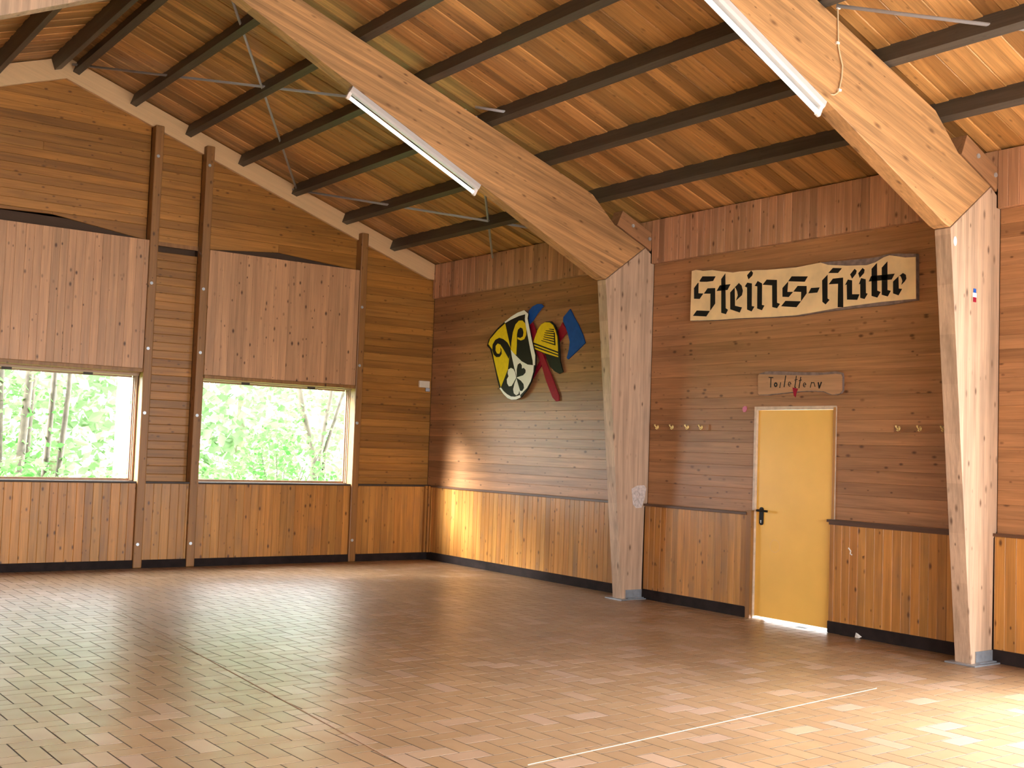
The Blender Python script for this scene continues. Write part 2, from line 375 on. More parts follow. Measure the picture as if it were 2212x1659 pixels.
wall_front=struct(wf.build('wall_front',M['clad_x']))
core=MB()
for p,q in minus(XL-.2,.2,[(a,b) for a,b,_,_ in UNSEEN_FRONT_WIN]): core.box(p,q,YB-.2,YB-.02,-.15,4.05)
for a,b,z0,z1 in UNSEEN_FRONT_WIN: core.box(a,b,YB-.2,YB-.02,-.15,z0-.03); core.box(a,b,YB-.2,YB-.02,z1+.03,4.05)
core.prism([(XL-.2,YB-.2,4.0),(.2,YB-.2,4.0),(.2,YB-.2,4.06),(-5.106,YB-.2,5.92),(XL-.2,YB-.2,4.06)],(0,.18,0))
under(core.build('wall_core',M['slab']),wall_front)

# ================================================================== roof boards
def roof_boards(side,mat):
    mb=MB(); y=.0; k=0
    xa,xb=(.0,-5.106)
    while y>YB:
        w=random.uniform(.105,.15); y2=max(y-w,YB)
        lift=.007 if k%2 else 0.0          # board on board: every other board lies a little higher
        pts=[]
        for x in (xa,xb):
            xx=x if side>0 else XL-.002-x
            pts.append((xx,roof_z(x)))
        (x0,z0),(x1,z1)=pts; nn=Vector((-SL*side,0,-1)).normalized()
        q=[(x0,y,z0+.03),(x1,y,z1+.03),(x1,y2,z1+.03),(x0,y2,z0+.03)]
        q=[tuple(Vector(p)-Vector((0,0,0))) for p in q]
        mb.board(q,nn,.03-lift,.004); y=y2; k+=1
    return mb.build('ceiling' if side>0 else 'ceiling_left',mat)
ceil=struct(roof_boards(1,M['roof']),'boarded underside of the roof')
ceil2=struct(roof_boards(-1,M['roof_l']))
rc=MB(); rc.prism([(.35,YB-.3,roof_z(0)-.10),(-5.106,YB-.3,5.89),(XL-.35,YB-.3,roof_z(0)-.10),(XL-.35,YB-.3,roof_z(0)+.05),(-5.106,YB-.3,6.05),(.35,YB-.3,roof_z(0)+.05)],(0,.3-YB+.35,0))
under(rc.build('roof_deck',M['slab']),ceil)

# ================================================================== wainscot, ledges, baseboards, fascia
bays=[(-.12,-4.309),(-4.455,DY[1]+.06),(DY[0]-.005,-8.343),(-8.489,UNSEEN_SIDE_DOOR[1]),(UNSEEN_SIDE_DOOR[0],YB)]
tn=3
bb=MB(); fb=MB()
for i,(a,b) in enumerate(bays):
    w=MB(); cols(w,b,a,.088,.09,.985,0.0,'y',(-1,0,0),t=.04,ch=.004,jit=.08)
    o=struct(w.build('trim_%d'%tn,M['wains']),'vertical board wainscot, side wall'); tn+=1
    lg=MB(); ov=.012 if i in (1,2) else 0
    lg.box(-.062 if i!=2 else -.07,-.001,b+.002,a+ov,.985,1.008); 
    if i==2: lg.box(-.052,-.04,b+.002,a,.962,.985)
    under(lg.build('ledge',M['ledge']),o)
    bb.box(-.052,-.001,b+.001,a-.001,0.001,.1); bb.box(-.048,-.04,b+.001,a-.001,.1,.104)
struct(bb.build('baseboard_right',M['base']))
o=MB(); o.box(-.05,-.001,-5.965,-5.905,.0,1.03); struct(o.build('trim_%d'%tn,M['post']),'upright end board of the wainscot left of the yellow door'); tn+=1
for a,b in ((-.02,-4.309),(-4.455,-8.343),(-8.489,YB)):
    w=MB(); cols(w,b,a,.098,3.60,4.072,-.002,'y',(-1,0,0),t=.048,ch=.005,jit=.1)
    struct(w.build('trim_%d'%tn,M['fascia']),'vertical board fascia under the eaves'); tn+=1
for y in (-4.452,-8.486):
    mb=MB(); mb.box(-.05,-.002,y-.002,y+.142,3.76,4.07); struct(mb.build('trim_%d'%tn,M['fascia']),'short fascia board above the frame corner'); tn+=1
bk=MB()
for a,b in ((XL+.01,-6.38),(-6.3,-4.078),(-3.972,-3.442),(-3.338,-1.262),(-1.158,-.02)):
    w=MB(); cols(w,a,b,.098,.09,.99,-.085,'x',(0,-1,0),t=.025,ch=.004,jit=.08)
    o=struct(w.build('trim_%d'%tn,M['wains']),'vertical board wainscot below the gable windows'); tn+=1
    lg=MB(); lg.box(a,b,-.125,-.001,.99,1.012); under(lg.build('ledge',M['dark']),o)
    bk.box(a,b,-.128,-.06,.001,.095)
cr=MB()
for k in range(3): cr.box(-.125+.036*k,-.125+.036*k+.03,-.16-.02*k,-.11,.1,1.0)
struct(cr.build('trim_%d'%tn,M['wains']),'corner strips of the wainscot'); tn+=1
struct(bk.build('baseboard_back',M['base']))

# ================================================================== cream gable beam
bm=MB()
bm.prism([(-.01,-.05,4.062),(-.01,-.05,3.862),(-.128,-.05,3.862),(-5.106,-.05,5.598),(-10.08,-.05,3.862),(-10.2,-.05,3.862),(-10.2,-.05,4.06),(-5.106,-.05,5.845)],(0,.048,0))
tag(bm.build('gable_beam',M['cream']),'cream painted roof beam following the gable under the ceiling boards','beam')

# ================================================================== purlins
ords=['topmost','second','third','fourth','fifth','sixth','seventh and lowest']
PX=[-4.97,-4.30,-3.62,-2.93,-2.19,-1.45,-.71]
def purlin(xr,side):
    mb=MB(); d=Vector((-math.cos(ANG),0,math.sin(ANG)*1)); n=Vector((-math.sin(ANG),0,-math.cos(ANG)))
    top=Vector((xr,0,roof_z(xr)-.004)); h=.152; wd=.078
    a=top+n*h+Vector((h*math.sin(ANG),0,0)); 
    q=[a,a+d*wd,a+d*wd-n*h,a-n*h]
    if side<0: q=[Vector((XL-.002-p.x,0,p.z)) for p in q]
    mb.prism([(p.x,-.055,p.z) for p in q],(0,YB+.07,0))
    return mb
for i,x in enumerate(PX):
    o=purlin(x,1).build('roof_purlin',M['purlin'])
    tag(o,'dark square purlin, %s on the right-hand roof slope counted from the ridge'%ords[i],'beam','purlins of the right roof slope')
for i,x in enumerate(PX[:3]):
    o=purlin(x,-1).build('roof_purlin',M['purlin'])
    tag(o,'dark purlin, %s on the far side of the ridge in the upper left corner'%ords[i],'beam','purlins beyond the ridge')

# ================================================================== portal frames
def frame(y0,label,stain):
    th=.14; t=thing('portal_frame',label,'frame',(-.2,y0+.07,0),'glued timber frames carrying the roof')
    for side in (1,-1):
        mx=(lambda x:x) if side>0 else (lambda x:XL-.002-x)
        c=[(-.335,0.004),(-.685,3.354),(-.138,3.759),(-.054,3.705),(-.054,3.605),(-.003,3.6),(-.003,1.02),(-.045,.97),(-.055,0.004)]
        mb=MB(); mb.prism([(mx(x),y0,z) for x,z in c],(0,th,0))
        o=bevel(mb.build('column',M['glulam_c']),.004); under(o,t)
        r=[(-.691,3.358),(-.142,3.764),(-.591,3.951),(-.90,roof_z(-.90)-.166),(-5.105,roof_z(-5.105)-.166),(-5.105,roof_z(-5.105)-.47),(-.75,roof_z(-.75)-.968)]
        mb=MB(); mb.prism([(mx(x),y0,z) for x,z in r],(0,th,0))
        o=bevel(mb.build('rafter',M['glulam_r'] if side>0 else M['glulam_c']),.004); under(o,t)
        if side<0: continue
        e=[(-.479,4.117),(-.551,3.953),(-.138,3.775),(-.056,3.735),(-.056,3.935)]
        mb=MB(); mb.prism([(x,y0-.001,z) for x,z in e],(0,th,0)); k=bevel(mb.build('eaves_block',M['timber']),.003); under(k,t)
        for bx,bz in ((-.33,3.975),(-.085,3.865)):
            mb=MB(); mb.tube([(bx,y0-.002,bz),(bx,y0-.012,bz)],.019,10); b=mb.build('bolt',M['bolt']); b.parent=k
        mb=MB(); mb.box(-.285,-.06,y0-.010,y0-.001,.012,.10); mb.box(-.40,-.03,y0-.07,y0+th+.05,.0005,.010); mb.prism([(-.285,y0-.01,.012),(-.06,y0-.01,.012),(-.06,y0-.045,.012),(-.285,y0-.045,.012)],(0,0,.008)); 
        under(mb.build('steel_shoe',M['steel']),t)
    return t
fr1=frame(-4.452,'glued timber portal frame with its post between the coat of arms and the yellow door','')
fr2=frame(-8.486,'glued timber portal frame at the right, post standing beside the right coat hook rail','')

# ================================================================== gable posts
for x,zt,who in ((-4.027,5.245,'wooden post right of the left window, leftmost and tallest of three on the gable'),(-3.39,5.115,'wooden post left of the second window, middle one of three on the gable'),(-1.21,4.345,'wooden post right of the second window, shortest of three on the gable')):
    t=thing('wall_post',who,'post',(x,-.08,0),'posts of the gable wall')
    mb=MB(); mb.box(x-.052,x+.052,-.145,-.0005,.001,zt-.0)
    o=bevel(mb.build('shaft',M['post']),.012,2); under(o,t)
    for z in (.28,1.815,2.575,3.35)+((4.87,) if zt>5 else ()):
        mb=MB(); mb.tube([(x-.01,-.144,z),(x-.01,-.152,z)],.019,10); under(mb.build('bolt',M['bolt']),t)
mb=MB(); mb.box(-3.97,-3.445,-.028,-.0005,3.825,3.875); struct(mb.build('trim_%d'%tn,M['post']),'short board over the dark slot between two posts'); tn+=1

# ================================================================== windows and shutters
def glass():
    m=bpy.data.materials.new('window_glass'); m.use_nodes=True; nt=m.node_tree; nt.nodes.clear()
    o=N(nt,'ShaderNodeOutputMaterial'); mx=N(nt,'ShaderNodeMixShader'); tr=N(nt,'ShaderNodeBsdfTransparent'); gl=N(nt,'ShaderNodeBsdfGlossy'); lw=N(nt,'ShaderNodeLayerWeight'); pw=N(nt,'ShaderNodeMath',operation='POWER'); fr=N(nt,'ShaderNodeMath',operation='MULTIPLY_ADD')
    gl.inputs['Roughness'].default_value=.02; lw.inputs[0].default_value=.5; pw.inputs[1].default_value=5; fr.inputs[1].default_value=.6; fr.inputs[2].default_value=.03; nt.links.new(lw.outputs['Facing'],pw.inputs[0]); nt.links.new(pw.outputs[0],fr.inputs[0]); tr.inputs[0].default_value=(.97,.98,.97,1)
    nt.links.new(fr.outputs[0],mx.inputs[0]); nt.links.new(tr.outputs[0],mx.inputs[1]); nt.links.new(gl.outputs[0],mx.inputs[2]); nt.links.new(mx.outputs[0],o.inputs[0]); return m
M['glass']=glass()
def window(n,x0,x1):
    mb=MB(); z0,z1=1.0,2.27
    mb.box(x0,x1,.02,.11,z0,z0+.02); mb.box(x0,x1,-.02,.11,z1-.02,z1+.05); mb.box(x0,x0+.02,.0,.11,z0+.02,z1-.02); mb.box(x1-.02,x1,.0,.11,z0+.02,z1-.02)
    w=struct(mb.build('window_%d'%n,M['jamb']),'window opening in the gable wall')
    mb=MB(); a,b=x0+.02,x1-.02
    for dx in (0,):
        mb.box(a,a+.022,.05,.08,z0+.02,z1-.02); mb.box(b-.022,b,.05,.08,z0+.02,z1-.02); mb.box(a+.022,b-.022,.05,.08,z0+.02,z0+.04); mb.box(a+.022,b-.022,.09,.12,z1-.04,z1-.02)
        mb.box(b-.012,b,.02,.04,z0+.02,z1-.02)
    under(mb.build('window_frame',M['winframe']),w)
    mb=MB(); mb.box(a+.02,b-.02,.062,.066,z0+.038,z1-.038); under(mb.build('pane',M['glass']),w)
    mb=MB(); mb.box(x0,x1,-.06,.02,z0-.012,z0+.012); under(mb.build('window_sill',M['dark']),w)
    mb=MB(); mb.box(x0,x1,-.05,-.021,z1+.005,z1+.05); under(mb.build('window_head',M['post']),w)
    for q in ((-5.555,-4.673) if n==1 else (-2.749,-1.845)):
        mb=MB(); mb.box(q-.055,q+.055,-.03,-.02,z1-.045,z1-.015); under(bevel(mb.build('latch',M['dark']),.004),w)
window(1,*W1); window(2,*W2)
for x0,x1,zb,zt,who in ((-6.25,-4.083,2.335,3.86,'knotty wooden shutter panel above the left window, cut off by the photo edge'),(-3.335,-1.266,2.31,3.84,'knotty wooden shutter panel above the second window')):
    t=thing('window_shutter',who,'shutter',((x0+x1)/2,-.12,zb),'raised shutters of the gable windows')
    w=MB(); cols(w,x0,x1,.096,zb,zt,-.105,'x',(0,-1,0),t=.03,ch=.003,jit=.12); w.box(x0+.01,x1-.01,-.104,-.085,zb+.01,zt-.01)
    under(w.build('panel',M['shutter']),t)
    mb=MB(); mb.box(x0,x1,-.145,-.06,zb-.045,zb-.001); under(bevel(mb.build('bottom_rail',M['post']),.004),t)
    for xx in (x0+.05,(x0+x1)/2,x1-.09):
        mb=MB(); mb.box(xx,xx+.04,-.084,-.001,zb+.03,zt-.03); under(mb.build('batten',M['post']),t)

# ================================================================== yellow door
mb=MB(); y0,y1=DY
mb.box(-.012,.10,y0-.03,y0,.0,2.035); mb.box(-.012,.10,y1,y1+.03,.0,2.035); mb.box(-.012,.10,y0,y1,2.003,2.035)
door=struct(mb.build('door_1',[M['framepale']]),'yellow door to the toilets')
mb=MB(); mb.box(-.016,-.0125,y0-.028,y0-.004,1.01,2.02); under(mb.build('frame_edge',M['doorframe']),door)
mb=MB(); mb.box(.012,.055,y0+.002,y1-.002,.024,2.0); leaf=bevel(mb.build('door_leaf',M['door']),.003); under(leaf,door)
hd=MB(); yh=-6.045
hd.prism([(.0115,yh+.024*math.cos(a)+(0),.98+.062*(1 if math.sin(a)>0 else -1)+.024*math.sin(a)) for a in [2*math.pi*k/20 for k in range(20)]],(-.011,0,0))
hd.tube([(.001,yh,1.035),(-.05,yh,1.035)],.011,10); hd.tube([(-.05,yh+.012,1.035),(-.05,yh-.09,1.033),(-.042,yh-.115,1.033)],.011,10)
h=under(hd.build('door_handle',M['black']),door)
kh=MB(); kh.tube([(-.0005,yh,.935),(-.004,yh,.935)],.008,10); kh.box(-.003,-.0005,yh-.004,yh+.004,.915,.93); o=kh.build('keyhole',M['bolt']); under(o,door)
rg=MB(); a=[2*math.pi*k/32 for k in range(32)]
for k in range(32):
    p=[(.0115,-6.214+r*math.cos(t),.707+r*math.sin(t)) for r,t in ((.062,a[k]),(.055,a[k]),(.055,a[(k+1)%32]),(.062,a[(k+1)%32]))]
    rg.add(p,[(0,1,2,3)])
under(rg.build('ring_mark',plain('door_scuff',(.84,.52,.16),.3)),door)
th=MB(); th.box(.0,1.6,y0-.4,y1+.4,-.06,-.004); struct(th.build('trim_%d'%tn,M['concrete']),'pale threshold behind the door'); tn+=1  # pale slab added so the gap under the door shows bright

# ================================================================== fluorescent lamps
def lamp(y,xa,xb,label):
    # hangs below the rafter, along its lower edge
    def under_z(x): return roof_z(x)-(.968-.114*(-.75-x))
    A=Vector((xa,y,under_z(xa))); B=Vector((xb,y,under_z(xb))); d=(B-A).normalized(); n=Vector((d.z,0,-d.x)); 
    if n.z>0: n=-n
    s=Vector((0,1,0)); t=thing('tube_lamp',label,'lamp',tuple((A+B)/2),'fluorescent tubes under the rafters')
    mb=MB(); prof=[(-.032,.001),(.032,.001),(.032,.04),(.02,.058),(-.02,.058),(-.032,.04)]
    mb.prism([A+s*u+n*v for u,v in prof],B-A); under(mb.build('housing',M['lamp']),t)
    for P,q in ((A,d),(B,-d)):
        mb=MB(); mb.prism([P+s*u+n*v for u,v in ((-.017,.058),(.017,.058),(.017,.118),(.008,.126),(-.008,.126),(-.017,.118))],q*.03)
        under(mb.build('lamp_holder',M['white']),t)
    mb=MB(); mb.tube([A+n*.1+d*.028,B+n*.1-d*.028],.0175,12); under(mb.build('tube',M['tube'],smooth=True),t)
lamp(-4.415,-3.745,-2.31,'white tube lamp under the rafter nearer the gable, lit, wholly in view')
lamp(-8.45,-3.60,-2.17,'white tube lamp with a cable under the right-hand rafter, cut off at the top')
mb=MB(); mb.tube([(-2.088,-8.494,4.795),(-2.091,-8.494,4.711),(-2.082,-8.494,4.55),(-2.077,-8.494,4.444),(-2.062,-8.496,4.387),(-2.03,-8.496,4.31),(-2.032,-8.494,4.23),(-2.054,-8.494,4.15),(-2.075,-8.494,4.108),(-2.11,-8.493,4.085),(-2.17,-8.47,4.085)],.0055,8)
t=tag(mb.build('lamp_cable',M['cable'],smooth=True),'thin ivory cable hanging down the right-hand rafter to the lamp end','cable')
for z in (4.711,4.46,4.13):
    mb=MB(); mb.box(-2.10+(0.03 if z<4.2 else 0),-2.07+(.03 if z<4.2 else 0),-8.502,-8.487,z-.008,z+.008); under(mb.build('cable_clip',M['white']),t)

# ================================================================== wind bracing rods
def rod(a,b,label):
    mb=MB(); pts=[(x,y,roof_z(x)-.085) for x,y in (a,b)]; mb.tube(pts,.014,8)
    return tag(mb.build('bracing_rod',M['rod'],smooth=True),label,'rod','steel bracing rods under the roof')
rod((-5.05,-4.28),(-2.19,-.07),'grey steel rod crossing the upper bay downwards from under the frame to the gable')
rod((-5.06,-.1),(-2.42,-4.3),'grey steel rod running from the gable ridge to the rafter by the lamp')
rod((-2.3,-4.3),(-.06,-1.46),'grey steel rod hanging nearly upright below the right end of the first lamp')
rod((-2.25,-.06),(.0-.06,-3.45),'thin grey steel rod low in the gable bay, crossing behind the first rafter')
rod((-2.42,-4.46),(-2.2,-4.75),'short grey rod end showing just past the first rafter by a purlin')
rod((-2.1,-8.49),(-.2,-11.0),'bluish steel rod in the far right bay above the second rafter')
# ---- outlines of signs and painted emblem on the side wall (y, z in metres)
HUT_LETTERS = [[[-5.1903,3.3386],[-5.2314,3.3825],[-5.4153,3.3638],[-5.3828,3.3196],[-5.2952,3.3198],[-5.2023,3.329]],[[-5.1676,3.321],[-5.1777,3.32],[-5.1792,3.2124],[-5.2493,3.2033],[-5.1993,3.1514],[-5.1186,3.16],[-5.1145,3.2722]],[[-5.2571,3.2009],[-5.309,3.2512],[-5.4141,3.2442],[-5.4195,3.0853],[-5.353,3.0182],[-5.3515,3.1925]],[[-5.1093,2.9833],[-5.1623,3.0347],[-5.3477,3.0159],[-5.3,2.9625]],[[-5.5492,3.3805],[-5.5661,3.0264],[-5.5969,3.0075],[-5.5703,2.9657],[-5.5067,2.9842],[-5.4952,3.3279]],[[-5.4355,3.2116],[-5.4786,3.2658],[-5.6229,3.2641],[-5.5843,3.209]],[[-5.622,3.1808],[-5.6804,3.2247],[-5.6906,3.0411],[-5.7828,3.0173],[-5.7557,2.968],[-5.6275,3.0106]],[[-5.6804,3.2247],[-5.7355,3.2647],[-5.7724,3.235],[-5.7898,3.1819],[-5.779,3.1395],[-5.7013,3.0919],[-5.725,3.1416],[-5.715,3.1833],[-5.6898,3.2238]],[[-5.8142,3.2229],[-5.8466,3.2577],[-5.9057,3.2438],[-5.9104,3.0206],[-5.9457,3.0124],[-5.9099,2.967],[-5.8513,2.9903],[-5.8445,3.2093]],[[-5.8408,3.3312],[-5.8926,3.3728],[-5.9166,3.3476],[-5.9082,3.3216],[-5.8598,3.2888]],[[-5.943,3.2161],[-5.98,3.2607],[-6.0364,3.2312],[-6.0405,3.0207],[-6.0724,3.0128],[-6.0421,2.9685],[-5.9812,2.9908],[-5.9768,3.2075]],[[-6.0437,3.2172],[-6.0939,3.2627],[-6.2219,3.2474],[-6.2295,3.0262],[-6.2667,3.0127],[-6.231,2.9737],[-6.1719,2.9889],[-6.1638,3.2004]],[[-6.3604,3.2206],[-6.4019,3.2632],[-6.5926,3.2432],[-6.5574,3.1962]],[[-6.3604,3.218],[-6.3532,3.1198],[-6.4222,3.1136],[-6.3711,3.0689],[-6.2948,3.0782],[-6.2925,3.1619]],[[-6.4254,3.1159],[-6.4761,3.1654],[-6.5817,3.154],[-6.5835,3.0848],[-6.5188,3.016],[-6.5198,3.1039]],[[-6.2807,2.988],[-6.3324,3.0358],[-6.5188,3.016],[-6.4666,2.9642]],[[-6.6033,3.083],[-6.635,3.1304],[-6.7328,3.1265],[-6.708,3.0815]],[[-6.7603,3.1894],[-6.8201,3.2357],[-6.8254,3.0162],[-6.848,3.0013],[-6.8043,2.9633],[-6.7684,2.9897]],[[-6.8293,3.2504],[-6.8792,3.292],[-6.9799,3.2785],[-6.9371,3.2392]],[[-6.835,3.1455],[-6.8815,3.193],[-6.9943,3.192],[-7.0023,2.9214],[-6.9411,2.9263],[-6.9406,3.1405]],[[-7.0711,3.2124],[-7.119,3.2585],[-7.1407,3.2383],[-7.1352,3.2134],[-7.0934,3.1717]],[[-7.1583,3.2135],[-7.2038,3.257],[-7.2264,3.2393],[-7.2198,3.2097],[-7.1755,3.1711]],[[-7.0176,3.1202],[-7.0474,3.1687],[-7.0938,3.1564],[-7.0965,3.0311],[-7.1756,3.024],[-7.1525,2.9753],[-7.0422,2.9873],[-7.0361,3.1262]],[[-7.1677,3.1135],[-7.1907,3.1671],[-7.239,3.1521],[-7.2446,3.0279],[-7.2626,3.0213],[-7.2307,2.9762],[-7.1854,2.9902],[-7.1827,3.1171]],[[-7.2997,3.2391],[-7.3548,3.2858],[-7.3626,3.0398],[-7.398,3.0241],[-7.3639,2.9772],[-7.3046,2.9974]],[[-7.4055,3.2377],[-7.4625,3.2862],[-7.4673,3.0351],[-7.502,3.0245],[-7.4713,2.9778],[-7.4102,2.9981]],[[-7.2723,3.1286],[-7.2951,3.1742],[-7.5393,3.1714],[-7.5088,3.1227]],[[-7.5234,3.1039],[-7.5767,3.1429],[-7.5815,3.0369],[-7.6155,3.0312],[-7.5798,2.9781],[-7.5254,3.0002]],[[-7.5767,3.1429],[-7.6214,3.1678],[-7.6498,3.1502],[-7.656,3.1153],[-7.6396,3.0925],[-7.6064,3.0664],[-7.617,3.0996],[-7.6052,3.1302],[-7.5936,3.1486]]]
HUT_OUT = [[-5.0724,3.4558],[-5.1351,3.4633],[-5.237,3.4412],[-5.3674,3.4357],[-5.4812,3.4125],[-5.652,3.3807],[-5.739,3.3825],[-5.8465,3.3766],[-5.9522,3.3734],[-6.091,3.3613],[-6.2938,3.3527],[-6.4531,3.346],[-6.5865,3.3528],[-6.7368,3.36],[-6.9093,3.351],[-7.0958,3.3428],[-7.2769,3.3373],[-7.3655,3.3397],[-7.4525,3.3545],[-7.5674,3.3434],[-7.744,3.3225],[-7.7536,2.9241],[-7.4612,2.9069],[-7.1054,2.9055],[-6.793,2.899],[-6.4654,2.8815],[-6.1728,2.8889],[-5.754,2.9085],[-5.4606,2.9131],[-5.0679,2.9324]]
HUT_FACE = [[-5.0741,3.4539],[-5.1352,3.4611],[-5.2371,3.4389],[-5.3675,3.4335],[-5.4812,3.4103],[-5.6521,3.3785],[-5.7391,3.3803],[-5.8465,3.3744],[-5.9523,3.3713],[-6.0911,3.3591],[-6.2939,3.3501],[-6.4531,3.3433],[-6.5866,3.3502],[-6.7369,3.3573],[-6.8211,3.327],[-7.0354,3.2957],[-7.2483,3.2774],[-7.337,3.2928],[-7.4241,3.3279],[-7.4817,3.3386],[-7.5678,3.3187],[-7.6415,3.3003],[-7.7429,3.2935],[-7.7512,2.9339],[-7.4026,2.9366],[-6.9818,2.923],[-6.6637,2.9011],[-6.4652,2.8895],[-6.1726,2.8942],[-5.7539,2.9123],[-5.4605,2.9164],[-5.0693,2.9363]]
WC_OUT = [[-5.9906,2.3386],[-6.0134,2.357],[-6.0905,2.3735],[-6.2732,2.3689],[-6.4951,2.3525],[-6.7797,2.34],[-6.9172,2.3465],[-6.982,2.3303],[-6.9908,2.2967],[-6.9924,2.1691],[-6.9761,2.1445],[-6.9222,2.1305],[-6.8538,2.134],[-6.7841,2.1595],[-6.6434,2.1697],[-6.4272,2.1626],[-6.204,2.1477],[-6.128,2.1414],[-6.0042,2.1454],[-5.991,2.1665]]
WC_FACE = [[-5.9923,2.3338],[-6.0098,2.3482],[-6.3489,2.3295],[-6.7104,2.3157],[-6.9178,2.323],[-6.9755,2.3166],[-6.9882,2.294],[-6.9896,2.1703],[-6.9626,2.1431],[-6.8812,2.1346],[-6.7839,2.1679],[-6.6432,2.1766],[-6.427,2.1696],[-6.2037,2.1565],[-6.1277,2.1502],[-6.0079,2.1495],[-5.9941,2.1694]]
WC_STROKES = [[[[-6.1306,2.3146],[-6.1842,2.31]],0.009],[[[-6.1575,2.3108],[-6.1563,2.2193]],0.011],[[[-6.2331,2.241],[-6.2305,2.2314],[-6.2231,2.2256],[-6.2137,2.2258],[-6.206,2.232],[-6.2028,2.2418],[-6.2054,2.2514],[-6.2128,2.2572],[-6.2222,2.2569],[-6.2299,2.2508],[-6.2331,2.241]],0.014],[[[-6.2784,2.2604],[-6.2678,2.2109]],0.009],[[[-6.3379,2.3229],[-6.3207,2.2184]],0.011],[[[-6.3698,2.2405],[-6.4015,2.2443],[-6.4026,2.2457],[-6.399,2.2543],[-6.3924,2.26],[-6.3843,2.2614],[-6.3768,2.2582],[-6.3718,2.2512],[-6.3706,2.2421],[-6.3734,2.2331],[-6.3796,2.2267],[-6.3875,2.2243],[-6.3953,2.2266]],0.0075],[[[-6.4655,2.316],[-6.4493,2.2124],[-6.461,2.2093]],0.01],[[[-6.446,2.279],[-6.4787,2.2838]],0.007],[[[-6.5181,2.3045],[-6.499,2.2038]],0.01],[[[-6.4972,2.2729],[-6.5296,2.2777]],0.007],[[[-6.5489,2.229],[-6.5797,2.2328],[-6.5802,2.2337],[-6.5767,2.2421],[-6.5702,2.2478],[-6.5623,2.2492],[-6.555,2.246],[-6.5502,2.239],[-6.5489,2.23],[-6.5517,2.2212],[-6.5577,2.2149],[-6.5655,2.2126],[-6.573,2.2148]],0.0075],[[[-6.6448,2.2534],[-6.6318,2.2053]],0.008],[[[-6.6414,2.2478],[-6.6732,2.2498],[-6.6862,2.2125]],0.008],[[[-6.7226,2.2484],[-6.7343,2.1972],[-6.7575,2.2503]],0.014]]
WC_RED = [[-6.4259,2.2101],[-6.4553,2.2048],[-6.4883,2.1971],[-6.4746,2.1628],[-6.4635,2.1169],[-6.4426,2.1346]]
PINK = [[-5.786,2.0252],[-5.8096,2.0431],[-5.8297,2.0399],[-5.8345,2.0127],[-5.8194,1.9856],[-5.7994,1.9827],[-5.7868,2.001]]
SH_OUT = [[-2.1908,3.2682],[-2.2766,3.2166],[-2.266,3.1608],[-2.3071,3.0418],[-2.379,2.8556],[-2.4528,2.6956],[-2.4597,2.5724],[-2.4333,2.4915],[-2.3857,2.3782],[-2.3095,2.2814],[-2.1868,2.1887],[-2.0882,2.1595],[-1.9897,2.1568],[-1.9029,2.1791],[-1.8105,2.2314],[-1.7216,2.3071],[-1.6636,2.4153],[-1.5944,2.5804],[-1.525,2.7384],[-1.4796,2.8184],[-1.4088,2.8655],[-1.4387,2.9421],[-1.5087,2.9987],[-1.6369,3.0856],[-1.7792,3.1515],[-1.9268,3.2107],[-2.0523,3.2478]]
SH_WHITE_TRIM = [[[-1.7793,3.1489],[-1.9268,3.2107],[-2.0523,3.2478],[-2.1908,3.2682],[-2.2766,3.2166],[-2.2633,3.161],[-2.3071,3.0418],[-2.379,2.8556],[-2.4461,2.6959],[-2.449,2.5729],[-2.4083,2.5761],[-2.3984,2.6324],[-2.351,2.7498],[-2.278,2.9524],[-2.2288,3.0885],[-2.2111,3.1564],[-2.2146,3.2163],[-2.083,3.2034],[-1.915,3.1692],[-1.7947,3.1351]],[[-1.7245,2.3071],[-1.8133,2.233],[-1.9028,2.1808],[-1.9896,2.1585],[-2.0881,2.1612],[-2.1774,2.1831],[-2.1659,2.214],[-2.058,2.1951],[-1.9729,2.2007],[-1.8854,2.2317],[-1.811,2.2712],[-1.75,2.3192]]]
SH_YELLOW = [[[-1.7949,3.1308],[-1.9378,2.7869],[-1.9086,2.6784],[-1.8881,2.544],[-1.75,2.3192],[-1.6583,2.501],[-1.581,2.6756],[-1.5276,2.816],[-1.4408,2.8855],[-1.4743,2.9487],[-1.6316,3.0516]],[[-1.9373,2.7954],[-1.9461,2.8878],[-1.9676,3.0048],[-2.0185,3.1028],[-2.0864,3.1444],[-2.1564,3.1436],[-2.214,3.1062],[-2.2483,3.0373],[-2.2476,2.9542],[-2.2117,2.9064],[-2.143,2.8936],[-2.0718,2.9144],[-2.0704,2.9397],[-2.1273,2.9238],[-2.182,2.9415],[-2.193,2.9908],[-2.1692,3.0424],[-2.1195,3.0582],[-2.072,3.032],[-2.0543,2.9742],[-2.0589,2.848],[-2.0553,2.7181],[-1.9974,2.7419]]]
SH_WHITE = [[[-1.9378,2.7869],[-2.056,2.7055],[-2.1721,2.6336],[-2.2989,2.587],[-2.4247,2.5738],[-2.4198,2.492],[-2.3721,2.3785],[-2.3017,2.298],[-2.1687,2.2139],[-2.1357,2.3019],[-2.0859,2.4366],[-2.022,2.5643],[-1.9643,2.7013]],[[-2.0721,2.4328],[-2.0397,2.505],[-2.002,2.5441],[-1.9515,2.5586],[-1.8955,2.5395],[-1.8882,2.4933],[-1.9077,2.4547],[-1.8741,2.4177],[-1.8844,2.3667],[-1.9225,2.3278],[-1.9793,2.3306],[-2.0193,2.3716]],[[-2.0796,2.4242],[-2.041,2.3626],[-2.0172,2.2878],[-2.0344,2.2373],[-2.0851,2.2113],[-2.1329,2.2312],[-2.1484,2.2766],[-2.1118,2.3524]]]
